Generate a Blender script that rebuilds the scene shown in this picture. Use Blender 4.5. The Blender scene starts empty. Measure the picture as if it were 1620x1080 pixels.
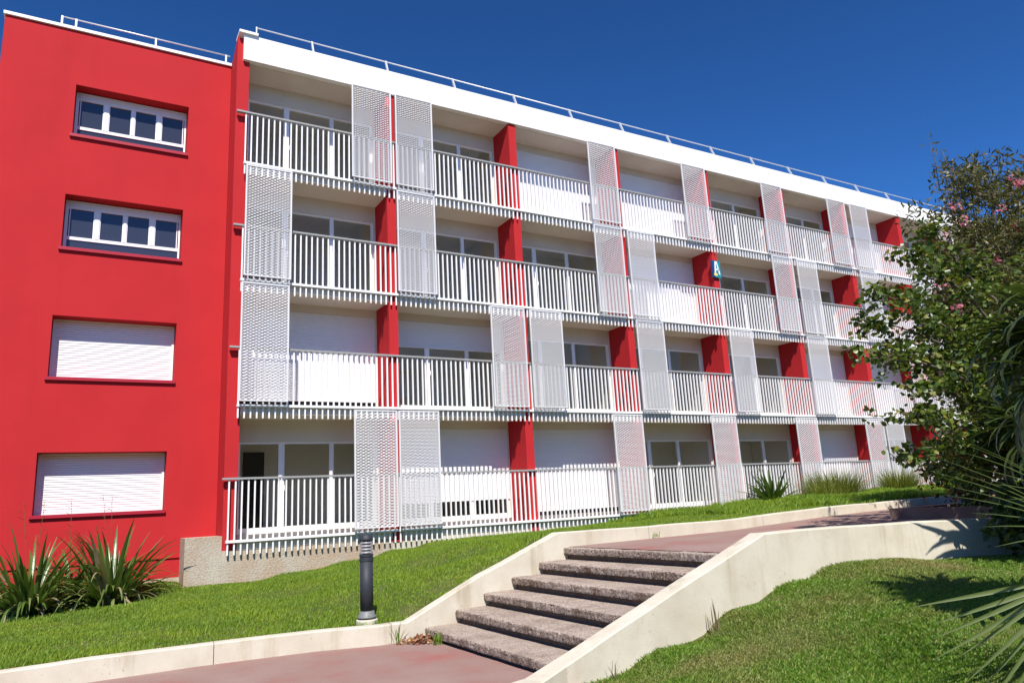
import bpy, math, random
import numpy as np
from mathutils import Vector, Matrix

random.seed(7)
rng = np.random.default_rng(7)
sc = bpy.context.scene
col = sc.collection

# ------------------------------------------------------------------ camera
cam_d = bpy.data.cameras.new('camera')
cam = bpy.data.objects.new('camera', cam_d)
col.objects.link(cam)
R = Vector((0.86797879, -0.49378021, -0.05285762))
U = Vector((-0.06238537, -0.21401565, 0.97483607))
F = Vector((0.49266712, 0.84283949, 0.21656571))
m = Matrix((R, U, -F)).transposed().to_4x4()
m.translation = Vector((-2.6176478, -16.33244389, 0.43718053))
cam.matrix_world = m
cam_d.sensor_width = 36
cam_d.lens = 25.7566
cam_d.clip_start = 0.05
cam_d.clip_end = 3000
sc.camera = cam

# ------------------------------------------------------------------ sky, sun, exposure
SUN = Vector((0.42, 1.0, -1.30)).normalized()
world = bpy.data.worlds.new('World')
sc.world = world
world.use_nodes = True
wn = world.node_tree
bg = wn.nodes['Background']
sky = wn.nodes.new('ShaderNodeTexSky')
sky.sky_type = 'NISHITA'
sky.sun_disc = False
sky.sun_elevation = math.radians(50.6)
sky.sun_rotation = math.radians(200.3)
sky.altitude = 1500
sky.air_density = 1.0
sky.dust_density = 0.0
sky.ozone_density = 8.0
gam = wn.nodes.new('ShaderNodeGamma')
gam.inputs[1].default_value = 1.45
wn.links.new(sky.outputs[0], gam.inputs[0])
tint = wn.nodes.new('ShaderNodeMix')
tint.data_type = 'RGBA'
tint.blend_type = 'MULTIPLY'
tint.inputs[0].default_value = 1.0
tint.inputs[7].default_value = (0.62, 0.95, 1.0, 1)
wn.links.new(gam.outputs[0], tint.inputs[6])
wn.links.new(tint.outputs[2], bg.inputs[0])
bg.inputs[1].default_value = 0.053

sun_d = bpy.data.lights.new('sun', 'SUN')
sun_d.energy = 4.6
sun_d.angle = math.radians(0.53)
sun_d.color = (1.0, 0.94, 0.85)
sun = bpy.data.objects.new('sun', sun_d)
col.objects.link(sun)
sun.location = (-15, -40, 50)
sun.rotation_euler = SUN.to_track_quat('-Z', 'Y').to_euler()

sc.view_settings.view_transform = 'Standard'
sc.view_settings.look = 'None'
sc.view_settings.gamma = 1
sc.view_settings.use_curve_mapping = False
sc.view_settings.exposure = 0.62

# ------------------------------------------------------------------ materials
def mat(name, color, rough=0.6, spec=0.5, metal=0.0):
    mt = bpy.data.materials.new(name)
    mt.use_nodes = True
    b = mt.node_tree.nodes['Principled BSDF']
    b.inputs['Base Color'].default_value = (*color, 1)
    b.inputs['Roughness'].default_value = rough
    b.inputs['Specular IOR Level'].default_value = spec
    b.inputs['Metallic'].default_value = metal
    return mt

def nd(mt, t, **kw):
    n = mt.node_tree.nodes.new(t)
    for k, v in kw.items():
        setattr(n, k, v)
    return n

def noise(mt, scale, detail=4, rough=0.55, stretch=None):
    geo = nd(mt, 'ShaderNodeNewGeometry')
    n = nd(mt, 'ShaderNodeTexNoise')
    n.inputs['Scale'].default_value = scale
    n.inputs['Detail'].default_value = detail
    n.inputs['Roughness'].default_value = rough
    src = geo.outputs['Position']
    if stretch:
        mp = nd(mt, 'ShaderNodeMapping')
        mp.inputs['Scale'].default_value = stretch
        mt.node_tree.links.new(src, mp.inputs['Vector'])
        src = mp.outputs['Vector']
    mt.node_tree.links.new(src, n.inputs['Vector'])
    return n.outputs['Fac']

def ramp(mt, fac, stops):
    r = nd(mt, 'ShaderNodeValToRGB')
    e = r.color_ramp.elements
    while len(e) < len(stops):
        e.new(0.5)
    for i, (p, c) in enumerate(stops):
        e[i].position = p
        e[i].color = (*c, 1) if len(c) == 3 else c
    mt.node_tree.links.new(fac, r.inputs[0])
    return r.outputs[0]

def mix(mt, fac, a, b, mode='MIX'):
    x = nd(mt, 'ShaderNodeMix', data_type='RGBA', blend_type=mode)
    L = mt.node_tree.links
    if isinstance(fac, (int, float)):
        x.inputs[0].default_value = fac
    else:
        L.new(fac, x.inputs[0])
    for k, s in ((6, a), (7, b)):
        if isinstance(s, tuple):
            x.inputs[k].default_value = (*s, 1)
        else:
            L.new(s, x.inputs[k])
    return x.outputs[2]

def setc(mt, out):
    mt.node_tree.links.new(out, mt.node_tree.nodes['Principled BSDF'].inputs['Base Color'])

def bump(mt, h, strength=0.3, dist=0.01):
    b = nd(mt, 'ShaderNodeBump')
    b.inputs['Strength'].default_value = strength
    b.inputs['Distance'].default_value = dist
    mt.node_tree.links.new(h, b.inputs['Height'])
    mt.node_tree.links.new(b.outputs[0], mt.node_tree.nodes['Principled BSDF'].inputs['Normal'])

def grey(v):
    return (v, v, v)

RED = (0.41, 0.020, 0.024)
m_red = mat('red_render', RED, 0.8, 0.12)
c1 = ramp(m_red, noise(m_red, 0.9, 5), [(0.3, (0.425, 0.022, 0.026)), (0.7, (0.46, 0.0245, 0.0285))])
c2 = ramp(m_red, noise(m_red, 1.6, 6, 0.6, (1.0, 1.0, 0.12)), [(0.28, grey(0.94)), (0.5, grey(1.0)), (1, grey(1.0))])
setc(m_red, mix(m_red, 1.0, c1, c2, 'MULTIPLY'))
bump(m_red, noise(m_red, 55, 6, 0.7), 0.5, 0.006)

m_redtrim = mat('red_trim', (0.36, 0.012, 0.03), 0.45, 0.4)

m_white = mat('white_render', (0.80, 0.79, 0.77), 0.7, 0.3)
setc(m_white, ramp(m_white, noise(m_white, 1.3, 6, 0.6, (1, 1, 0.25)), [(0.25, (0.74, 0.725, 0.69)), (0.6, (0.82, 0.81, 0.79))]))
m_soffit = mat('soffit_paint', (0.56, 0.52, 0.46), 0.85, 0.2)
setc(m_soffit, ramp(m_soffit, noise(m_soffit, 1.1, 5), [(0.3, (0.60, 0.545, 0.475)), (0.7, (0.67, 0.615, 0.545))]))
m_floor = mat('balcony_floor', (0.70, 0.65, 0.57), 0.7, 0.3)
m_metal = mat('white_powder_coat', (0.80, 0.80, 0.80), 0.38, 0.5)
m_screen = mat('screen_metal', (0.645, 0.645, 0.655), 0.42, 0.5)
m_rail = mat('grey_handrail', (0.30, 0.30, 0.295), 0.45, 0.5)
m_pvc = mat('white_pvc', (0.80, 0.80, 0.80), 0.3, 0.5)
m_shut = mat('shutter_white', (0.76, 0.76, 0.78), 0.45, 0.4)
m_slat = mat('slat_white', (0.80, 0.80, 0.82), 0.42, 0.4)
m_galv = mat('galvanised_steel', (0.62, 0.63, 0.64), 0.42, 0.5, 0.35)
m_cap = mat('white_coping', (0.80, 0.80, 0.79), 0.5, 0.4)

m_glass = mat('window_glass', (0.07, 0.07, 0.068), 0.04, 0.33)
def clear_glass(mt, tint):
    nt = mt.node_tree
    tr_ = nd(mt, 'ShaderNodeBsdfTransparent'); tr_.inputs[0].default_value = (*tint, 1)
    gl = nd(mt, 'ShaderNodeBsdfGlossy'); gl.inputs['Roughness'].default_value = 0.02
    gl.inputs['Color'].default_value = (0.9, 0.9, 0.9, 1)
    fr_ = nd(mt, 'ShaderNodeFresnel'); fr_.inputs['IOR'].default_value = 1.40
    ms = nd(mt, 'ShaderNodeMixShader')
    gg = nd(mt, 'ShaderNodeNewGeometry')                            # no second reflection inside the sheet of glass
    sw = nd(mt, 'ShaderNodeMath', operation='SUBTRACT'); sw.inputs[0].default_value = 1.0
    nt.links.new(gg.outputs['Backfacing'], sw.inputs[1])
    mu = nd(mt, 'ShaderNodeMath', operation='MULTIPLY')
    nt.links.new(fr_.outputs[0], mu.inputs[0]); nt.links.new(sw.outputs[0], mu.inputs[1])
    nt.links.new(mu.outputs[0], ms.inputs[0]); nt.links.new(tr_.outputs[0], ms.inputs[1]); nt.links.new(gl.outputs[0], ms.inputs[2])
    nt.links.new(ms.outputs[0], nt.nodes['Material Output'].inputs['Surface'])
clear_glass(m_glass, (0.84, 0.86, 0.85))
m_room = mat('room_wall', (0.70, 0.68, 0.63), 0.8, 0.2)
m_roomfloor = mat('room_floor', (0.62, 0.57, 0.49), 0.5, 0.4)
m_navy = mat('stair_glass', (0.034, 0.038, 0.054), 0.04, 0.7)
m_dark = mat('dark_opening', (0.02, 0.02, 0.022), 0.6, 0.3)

m_kerb = mat('cream_concrete', (0.62, 0.575, 0.48), 0.8, 0.25)
k1 = ramp(m_kerb, noise(m_kerb, 2.2, 7, 0.62), [(0.30, (0.48, 0.435, 0.345)), (0.62, (0.575, 0.54, 0.45))])
k2 = ramp(m_kerb, noise(m_kerb, 3.5, 5, 0.6, (1.0, 1.0, 0.10)), [(0.27, (0.74, 0.70, 0.62)), (0.45, grey(1.0))])
k3 = ramp(m_kerb, noise(m_kerb, 30, 4), [(0.25, (0.75, 0.72, 0.66)), (0.36, grey(1.0))])
setc(m_kerb, mix(m_kerb, 1.0, mix(m_kerb, 1.0, k1, k2, 'MULTIPLY'), k3, 'MULTIPLY'))
bump(m_kerb, noise(m_kerb, 60, 5), 0.3, 0.006)

m_plinth = mat('rough_concrete', (0.38, 0.34, 0.28), 0.9, 0.2)
p1 = ramp(m_plinth, noise(m_plinth, 1.4, 6, 0.65), [(0.32, (0.44, 0.30, 0.20)), (0.5, (0.42, 0.345, 0.265)), (0.68, (0.47, 0.43, 0.36))])
p2 = ramp(m_plinth, noise(m_plinth, 28, 5, 0.7), [(0.30, grey(0.55)), (0.5, grey(1.0))])
setc(m_plinth, mix(m_plinth, 1.0, p1, p2, 'MULTIPLY'))
bump(m_plinth, noise(m_plinth, 30, 6), 0.8, 0.02)

m_step = mat('exposed_aggregate', (0.32, 0.29, 0.26), 0.85, 0.25)
s1 = ramp(m_step, noise(m_step, 3.0, 7, 0.7), [(0.30, (0.25, 0.19, 0.155)), (0.5, (0.375, 0.305, 0.255)), (0.72, (0.46, 0.39, 0.335))])
s2 = ramp(m_step, noise(m_step, 48, 3, 0.75), [(0.36, (0.55, 0.50, 0.46)), (0.5, grey(1.0)), (0.64, grey(1.22))])
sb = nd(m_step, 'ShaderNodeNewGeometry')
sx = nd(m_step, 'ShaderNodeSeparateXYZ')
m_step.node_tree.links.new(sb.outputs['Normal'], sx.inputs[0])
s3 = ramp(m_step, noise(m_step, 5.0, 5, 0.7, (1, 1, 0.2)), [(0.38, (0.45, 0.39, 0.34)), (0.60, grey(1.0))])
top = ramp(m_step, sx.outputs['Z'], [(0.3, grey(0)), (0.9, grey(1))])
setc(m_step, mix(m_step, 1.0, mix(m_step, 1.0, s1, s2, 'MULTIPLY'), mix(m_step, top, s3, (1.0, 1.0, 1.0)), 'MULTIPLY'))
bump(m_step, noise(m_step, 55, 4, 0.75), 1.0, 0.014)
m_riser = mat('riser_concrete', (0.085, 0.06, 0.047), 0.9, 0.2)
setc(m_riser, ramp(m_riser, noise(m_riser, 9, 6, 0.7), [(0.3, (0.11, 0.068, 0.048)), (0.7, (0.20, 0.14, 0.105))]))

m_path = mat('red_path', (0.36, 0.2, 0.19), 0.85, 0.25)
a1 = ramp(m_path, noise(m_path, 1.1, 7, 0.62), [(0.30, (0.30, 0.118, 0.103)), (0.46, (0.272, 0.17, 0.146)), (0.7, (0.30, 0.208, 0.182))])
a2 = ramp(m_path, noise(m_path, 45, 5, 0.7), [(0.28, grey(0.78)), (0.5, grey(1.0))])
setc(m_path, mix(m_path, 1.0, a1, a2, 'MULTIPLY'))
bump(m_path, noise(m_path, 120, 4), 0.4, 0.004)

m_soil = mat('lawn_soil', (0.10, 0.09, 0.035), 0.95, 0.1)
setc(m_soil, ramp(m_soil, noise(m_soil, 2.0, 6), [(0.35, (0.055, 0.085, 0.018)), (0.65, (0.11, 0.11, 0.04))]))
m_ground = mat('ground_earth', (0.16, 0.14, 0.10), 0.95, 0.1)
setc(m_ground, ramp(m_ground, noise(m_ground, 0.15, 6), [(0.35, (0.27, 0.24, 0.19)), (0.65, (0.36, 0.32, 0.26))]))

m_blocker = mat('sky_blocker_olive', (0.06, 0.065, 0.03), 0.95, 0.1)  # olive tone for the added slope that cuts low sky light
setc(m_blocker, ramp(m_blocker, noise(m_blocker, 0.3, 7, 0.65), [(0.35, (0.07, 0.075, 0.035)), (0.65, (0.17, 0.155, 0.095))]))

def leafmat(name, stops, rough=0.45, trans=0.35, patch=None, spec=0.4):
    mt = mat(name, stops[0][1], rough, spec)
    nt = mt.node_tree
    geo = nd(mt, 'ShaderNodeNewGeometry')
    c = ramp(mt, geo.outputs['Random Per Island'], stops)
    if patch:
        c = mix(mt, ramp(mt, noise(mt, patch[0], 5, 0.6), [(patch[1], grey(0)), (patch[2], grey(1))]), c, patch[3])
    b = nt.nodes['Principled BSDF']
    nt.links.new(c, b.inputs['Base Color'])
    t = nd(mt, 'ShaderNodeBsdfTranslucent')
    tc = mix(mt, 1.0, c, (1.25, 1.35, 0.55), 'MULTIPLY')
    nt.links.new(tc, t.inputs['Color'])
    ms = nd(mt, 'ShaderNodeMixShader')
    ms.inputs[0].default_value = trans
    nt.links.new(b.outputs[0], ms.inputs[1])
    nt.links.new(t.outputs[0], ms.inputs[2])
    nt.links.new(ms.outputs[0], nt.nodes['Material Output'].inputs['Surface'])
    return mt

m_grassl = leafmat('lawn_grass', [(0, (0.10, 0.185, 0.016)), (0.5, (0.165, 0.285, 0.024)), (1, (0.27, 0.36, 0.045))], 0.55, 0.35,
                   (1.3, 0.42, 0.72, (0.26, 0.35, 0.028)))
m_grassr = leafmat('rough_lawn_grass', [(0, (0.075, 0.175, 0.014)), (0.6, (0.15, 0.275, 0.022)), (0.93, (0.25, 0.32, 0.05)), (1, (0.38, 0.33, 0.16))], 0.55, 0.35,
                   (0.75, 0.52, 0.76, (0.28, 0.25, 0.09)))
m_flax = leafmat('flax_leaf', [(0, (0.045, 0.09, 0.018)), (0.6, (0.09, 0.15, 0.03)), (0.86, (0.15, 0.20, 0.05)), (1, (0.26, 0.23, 0.10))], 0.32, 0.2, spec=0.6)
m_flaxpale = leafmat('flax_pale_leaf', [(0, (0.08, 0.13, 0.03)), (0.5, (0.17, 0.22, 0.06)), (1, (0.30, 0.31, 0.13))], 0.4, 0.25, spec=0.5)
m_flaxdry = leafmat('flax_dry', [(0, (0.20, 0.15, 0.085)), (1, (0.33, 0.28, 0.18))], 0.6, 0.2)
m_tuft = leafmat('tuft_blade', [(0, (0.10, 0.145, 0.018)), (0.6, (0.19, 0.22, 0.03)), (1, (0.33, 0.31, 0.10))], 0.5, 0.35)
m_tree = leafmat('round_leaf', [(0, (0.035, 0.066, 0.010)), (0.5, (0.07, 0.112, 0.017)), (0.85, (0.15, 0.19, 0.028)), (1, (0.23, 0.19, 0.04))], 0.38, 0.28, spec=0.45)
m_olea = leafmat('narrow_leaf', [(0, (0.05, 0.055, 0.016)), (0.6, (0.10, 0.098, 0.03)), (0.93, (0.15, 0.135, 0.05)), (1, (0.17, 0.10, 0.06))], 0.45, 0.28)
m_shade = leafmat('dark_shrub_leaf', [(0, (0.022, 0.045, 0.011)), (0.8, (0.05, 0.085, 0.018)), (1, (0.085, 0.11, 0.025))], 0.4, 0.25)
m_rust = leafmat('rusty_leaf', [(0, (0.16, 0.04, 0.02)), (0.5, (0.28, 0.11, 0.04)), (1, (0.12, 0.12, 0.035))], 0.5, 0.3)
m_pink = leafmat('pink_petal', [(0, (0.42, 0.09, 0.16)), (1, (0.58, 0.22, 0.29))], 0.6, 0.35)
m_palm = leafmat('palm_leaflet', [(0, (0.10, 0.15, 0.045)), (1, (0.19, 0.235, 0.085))], 0.35, 0.3, spec=0.55)
m_sword = leafmat('sword_leaf', [(0, (0.035, 0.058, 0.016)), (0.7, (0.07, 0.10, 0.028)), (1, (0.14, 0.165, 0.055))], 0.35, 0.25, spec=0.55)
m_bark = mat('bark', (0.11, 0.085, 0.06), 0.9, 0.2)
setc(m_bark, ramp(m_bark, noise(m_bark, 14, 5, 0.6, (1, 1, 0.25)), [(0.3, (0.06, 0.045, 0.035)), (0.7, (0.17, 0.14, 0.105))]))
m_litter = leafmat('dry_leaf', [(0, (0.12, 0.035, 0.02)), (0.5, (0.26, 0.10, 0.05)), (0.8, (0.42, 0.26, 0.14)), (1, (0.55, 0.42, 0.15))], 0.7, 0.15)
m_boll = mat('bollard_paint', (0.026, 0.030, 0.040), 0.6, 0.4)
m_bollbase = mat('bollard_base', (0.16, 0.17, 0.17), 0.55, 0.5)
m_lens = mat('bollard_lens', (0.25, 0.26, 0.27), 0.35, 0.5)
m_blue = mat('sign_blue', (0.012, 0.05, 0.16), 0.4)
m_teal = mat('sign_teal', (0.01, 0.22, 0.28), 0.4)
m_letter = mat('sign_letter', (0.8, 0.8, 0.8), 0.4)
m_yellow = mat('sign_yellow', (0.75, 0.62, 0.16), 0.4)
m_brown = mat('brown_planter', (0.20, 0.12, 0.09), 0.85, 0.2)
setc(m_brown, ramp(m_brown, noise(m_brown, 4, 6), [(0.3, (0.15, 0.085, 0.065)), (0.7, (0.25, 0.165, 0.13))]))

# ------------------------------------------------------------------ mesh helpers
ORG = {}

class M:
    def __init__(s):
        s.v = []; s.f = []; s.mi = []
    def add(s, vs, fs, mi=0):
        n = len(s.v)
        s.v.extend([tuple(map(float, p)) for p in vs])
        for f in fs:
            s.f.append(tuple(i + n for i in f)); s.mi.append(mi)
        return s
    def box(s, x0, x1, y0, y1, z0, z1, mi=0):
        vs = [(x0, y0, z0), (x1, y0, z0), (x1, y1, z0), (x0, y1, z0), (x0, y0, z1), (x1, y0, z1), (x1, y1, z1), (x0, y1, z1)]
        fs = [(0, 3, 2, 1), (4, 5, 6, 7), (0, 1, 5, 4), (1, 2, 6, 5), (2, 3, 7, 6), (3, 0, 4, 7)]
        return s.add(vs, fs, mi)
    def tube(s, pts, rads, n=8, mi=0, cap=True):
        pts = [Vector(p) for p in pts]
        if isinstance(rads, (int, float)):
            rads = [rads] * len(pts)
        vs, fs = [], []
        ref = Vector((0.31, 0.2, 0.93))
        for i, p in enumerate(pts):
            d = (pts[min(i + 1, len(pts) - 1)] - pts[max(i - 1, 0)]).normalized()
            a = d.cross(ref)
            if a.length < 0.05:
                a = d.cross(Vector((1, 0, 0)))
            a.normalize(); b = d.cross(a)
            for k in range(n):
                t = 2 * math.pi * k / n
                vs.append(p + (a * math.cos(t) + b * math.sin(t)) * rads[i])
        for i in range(len(pts) - 1):
            for k in range(n):
                k2 = (k + 1) % n
                fs.append((i * n + k, i * n + k2, (i + 1) * n + k2, (i + 1) * n + k))
        if cap:
            fs.append(tuple(range(n - 1, -1, -1)))
            fs.append(tuple((len(pts) - 1) * n + k for k in range(n)))
        return s.add(vs, fs, mi)
    def lathe(s, c, prof, n=24, mi=0):
        vs, fs = [], []
        for r, z in prof:
            for k in range(n):
                t = 2 * math.pi * k / n
                vs.append((c[0] + r * math.cos(t), c[1] + r * math.sin(t), c[2] + z))
        for i in range(len(prof) - 1):
            for k in range(n):
                k2 = (k + 1) % n
                fs.append((i * n + k, i * n + k2, (i + 1) * n + k2, (i + 1) * n + k))
        fs.append(tuple(range(n - 1, -1, -1)))
        fs.append(tuple((len(prof) - 1) * n + k for k in range(n)))
        return s.add(vs, fs, mi)
    def mesh(s, name, mats, smooth=False, center=None):
        v = np.array(s.v, dtype=float)
        if center is None:
            center = (v.min(0) + v.max(0)) / 2
        me = bpy.data.meshes.new(name)
        me.from_pydata((v - np.array(center)).tolist(), [], s.f)
        for q in (mats if isinstance(mats, (list, tuple)) else [mats]):
            me.materials.append(q)
        if any(s.mi):
            me.polygons.foreach_set('material_index', s.mi)
        if smooth:
            me.polygons.foreach_set('use_smooth', [True] * len(me.polygons))
        me.update()
        return me, Vector([float(c) for c in center])
    def build(s, name, mats, parent=None, smooth=False, **tags):
        me, c = s.mesh(name, mats, smooth)
        return place(name, me, c, parent, **tags)

def place(name, me, c, parent=None, **tags):
    o = bpy.data.objects.new(name, me)
    col.objects.link(o)
    if parent is not None:
        o.parent = parent
        o.location = Vector(c) - ORG[parent.name]
    else:
        o.location = c
    ORG[o.name] = Vector(c)
    for k, v in tags.items():
        o[k] = v
    return o

def thing(name, loc, label, cat, group=None):
    o = bpy.data.objects.new(name, None)
    o.empty_display_size = 0.2
    col.objects.link(o)
    o.location = loc
    ORG[o.name] = Vector(loc)
    o['label'] = label; o['category'] = cat
    if group:
        o['group'] = group
    return o

def tagtop(o, label, cat, group=None):
    o['label'] = label; o['category'] = cat
    if group:
        o['group'] = group
    return o

def npmesh(name, V, Fc, mt, smooth=False):
    """fast mesh from numpy verts (N,3) and faces (K,3|4)"""
    me = bpy.data.meshes.new(name)
    c = (V.min(0) + V.max(0)) / 2
    me.vertices.add(len(V)); me.vertices.foreach_set('co', (V - c).astype(np.float32).ravel())
    k = Fc.shape[1]
    me.loops.add(Fc.size); me.loops.foreach_set('vertex_index', Fc.astype(np.int32).ravel())
    me.polygons.add(len(Fc)); me.polygons.foreach_set('loop_start', np.arange(0, Fc.size, k, dtype=np.int32))
    if smooth:
        me.polygons.foreach_set('use_smooth', np.ones(len(Fc), dtype=bool))
    me.materials.append(mt)
    me.update(calc_edges=True)
    me.validate()
    return me, Vector([float(q) for q in c])

# ------------------------------------------------------------------ terrain
def idw(ctrl):
    P = np.array(ctrl)
    def f(x, y):
        x = np.asarray(x, float); y = np.asarray(y, float)
        d2 = (x[..., None] - P[:, 0])**2 + (y[..., None] - P[:, 1])**2 + 0.05
        w = d2**-1.6
        return (w * P[:, 2]).sum(-1) / w.sum(-1)
    return f

KERB = [(-9, -6.9, -0.95), (-4, -6.95, -0.93), (-2.5, -6.95, -0.91), (-1.4, -6.95, -0.91), (-0.14, -7.10, -0.91),
        (0.55, -7.33, -0.905), (0.93, -7.35, -0.905), (2.0, -7.30, -0.455), (3.25, -7.30, 0.012), (5.0, -7.30, 0.004), (6.6, -7.30, 0.004),
        (9.1, -7.30, 0.09), (12.2, -7.30, 0.125), (20, -7.30, 0.2)]
WALLR = [(-6, -10.62, -1.03), (-0.4, -10.62, -1.03), (0.3, -10.58, -1.03), (0.75, -10.46, -1.025), (1.1, -10.33, -0.965), (1.6, -10.3, -0.80),
         (3.83, -10.3, -0.014), (5.2, -10.35, -0.018), (6.3, -10.6, -0.03), (7.4, -11.0, -0.045), (9.0, -11.8, -0.05), (11, -13.0, -0.05)]

lawn_l = idw([(x, y + 0.3, z - 0.03) for x, y, z in KERB] + [(1.5, -7.0, -0.69), (2.6, -7.0, -0.26)] +
             [(-9, 0.5, -1.3), (-5, 0.5, -1.12), (-3.3, -0.4, -1.03), (-2.1, -0.4, -0.96), (-1.3, 0.6, -0.72), (-0.7, 0.2, -0.84), (0.2, 0, -0.84), (1.5, 0, -0.72), (2.6, 0, -0.6),
              (3.75, 0, -0.43), (4.7, 0, -0.32), (5.7, 0, -0.30), (7.1, 0, -0.275), (8.3, 0, -0.24), (9.5, 0, -0.19), (11, 0, -0.06),
              (14.7, 0, 0.07), (17.6, 0, 0.16), (22, 0, 0.16), (28, 0, 0.2), (40, 0, 0.2), (40, -7, 0.2),
              (-2.5, -3.5, -0.97), (0, -3.5, -0.88), (2, -3.5, -0.66), (4, -3.5, -0.22), (7, -3.5, -0.14), (10, -3.5, -0.03), (14, -3.5, 0.1), (20, -3.5, 0.18)])
lawn_r = idw([(-6, -10.9, -1.15), (-2, -10.9, -1.15), (0, -10.9, -1.15), (1.45, -10.5, -1.16), (2.45, -10.5, -0.98), (3.44, -10.5, -0.72), (4.13, -10.5, -0.55), (4.97, -10.55, -0.43),
              (5.5, -10.65, -0.43), (6.45, -10.9, -0.5), (7.5, -11.3, -0.52), (-2.6, -16.3, -1.13), (0, -13, -1.13), (2, -12.5, -0.97), (4, -12.2, -0.62),
              (6, -12.5, -0.56), (3.5, -13.6, -0.8), (4, -15, -0.92), (8, -14, -0.6), (12, -12.5, -0.4), (3, -18, -1.1), (10, -18, -0.9), (-6, -20, -1.2)])

def sheet(name, fz, x0, x1, y0, y1, step, mt, dz=0.0, poly=None):
    nx = int((x1 - x0) / step) + 1; ny = int((y1 - y0) / step) + 1
    X, Y = np.meshgrid(np.linspace(x0, x1, nx), np.linspace(y0, y1, ny))
    Z = fz(X, Y) + dz
    V = np.stack([X, Y, Z], -1).reshape(-1, 3)
    i = np.arange(ny - 1)[:, None] * nx + np.arange(nx - 1)[None]
    Fc = np.stack([i, i + 1, i + nx + 1, i + nx], -1).reshape(-1, 4)
    if poly is not None:
        cxy = V[Fc].mean(1)
        Fc = Fc[poly(cxy[:, 0], cxy[:, 1])]
    me, c = npmesh(name, V, Fc, mt, True)
    return place(name, me, c, None, kind='structure')

kx = np.array([k[0] for k in KERB]); ky = np.array([k[1] for k in KERB])
wx = np.array([k[0] for k in WALLR]); wy = np.array([k[1] for k in WALLR])
def in_l(x, y):
    return (y > np.interp(x, kx, ky) + 0.13) & ((y < 0.2) | (x < -0.5))
def in_r(x, y):
    return y < np.interp(x, wx, wy) - 0.15
g = M().box(-900, 900, -700, 1100, -2.3, -1.75)
g.build('ground', m_ground, kind='structure')
sheet('lawn', lawn_l, -9, 40, -7.6, 1.2, 0.2, m_soil, 0, in_l)
sheet('lawn', lawn_r, -9, 14, -22, -10.2, 0.2, m_soil, 0, in_r)

def blocker_z(x, y):
    t = np.clip((-y - 27) / 45.0, 0, 1)
    return -1.9 + 19.0 * t * t * (3 - 2 * t) * (0.85 + 0.15 * np.sin(x * 0.06 + 1) * np.cos(x * 0.017)) + 0.9 * np.sin(x * 0.31) * np.sin(y * 0.27) * t
sheet('added_sky_blocker', blocker_z, -220, 220, -110, -26, 4.0, m_blocker)  # unseen slope added behind the camera to block low sky and darken glass reflections

def path_z(x, y):
    return np.interp(x, [-9, 1.3, 1.31, 3.4, 6.6, 9, 12, 20], [-1.15, -1.13, -1.4, -0.192, -0.17, -0.075, -0.01, 0.06])
sheet('path', lambda x, y: np.interp(x, [-9, 1.3], [-1.15, -1.13]) + 0 * y, -9, 1.3, -10.7, -6.85, 0.25, m_path)
def in_path(x, y):
    return (y < np.interp(x, kx, ky) + 0.08) & (y > np.interp(x, wx, wy) - 0.1)
sheet('path', path_z, 3.42, 20, -13, -7.1, 0.15, m_path, 0, in_path)

# ------------------------------------------------------------------ grass blades
def grass(name, fz, region, n, hgt, mt, inside, bw=0.006, lean=0.5, dens=None):
    x0, x1, y0, y1 = region
    x = rng.uniform(x0, x1, n); y = rng.uniform(y0, y1, n)
    k = inside(x, y)
    if dens is not None:
        k &= rng.random(n) < dens(x, y)
    x = x[k]; y = y[k]; n = len(x)
    # clumping: several blades around each root
    B = 5
    x = np.repeat(x, B) + rng.normal(0, 0.018, n * B); y = np.repeat(y, B) + rng.normal(0, 0.018, n * B); n *= B
    z = fz(x, y) - 0.005
    h = hgt * rng.uniform(0.45, 1.25, n) * (0.8 + 0.35 * np.sin(x * 2.1 + 1.3 * np.sin(y * 1.7)) * np.sin(y * 2.6))
    az = rng.uniform(0, 2 * np.pi, n); ln = lean * rng.uniform(0.1, 1.2, n) * h
    wd = bw * rng.uniform(0.7, 1.4, n)
    px = -np.sin(az) * wd; py = np.cos(az) * wd
    a = np.stack([x - px, y - py, z], -1); b = np.stack([x + px, y + py, z], -1)
    c = np.stack([x + np.cos(az) * ln * 0.35 + px * 0.8, y + np.sin(az) * ln * 0.35 + py * 0.8, z + h * 0.62], -1)
    d = np.stack([x + np.cos(az) * ln, y + np.sin(az) * ln, z + h], -1)
    V = np.stack([a, b, c, d], 1).reshape(-1, 3)
    i = np.arange(n) * 4
    Fc = np.concatenate([np.stack([i, i + 1, i + 2], -1), np.stack([i, i + 2, i + 3], -1)])
    me, cc = npmesh(name, V, Fc, mt)
    return place(name, me, cc, None, kind='stuff')

g1 = grass('lawn_grass', lawn_l, (-5.5, 12, -7.2, 1.0), 88000, 0.06, m_grassl,
           lambda x, y: (y > np.interp(x, kx, ky) + 0.2) & ((y < -0.02) | ((x < -0.85) & (y < 0.85))), 0.0042,
           dens=lambda x, y: np.where(x > 8, 0.6, 1.0))
tagtop(g1, 'bright green grass on the sloping lawn in front of the building', 'grass')
g2 = grass('lawn_grass', lawn_l, (9.5, 26, -7.0, -0.02), 26000, 0.17, m_grassl,
           lambda x, y: (y > -7.05), 0.006, 0.6)
tagtop(g2, 'longer grass strip between the upper path kerb and the balcony railings', 'grass')
g3 = grass('lawn_grass', lawn_r, (0.2, 9.5, -14.6, -10.5), 92000, 0.042, m_grassr,
           lambda x, y: (y < np.interp(x, wx, wy) - 0.25), 0.0035, 0.9)
tagtop(g3, 'short patchy grass on the mound beside the right retaining wall', 'grass')

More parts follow.
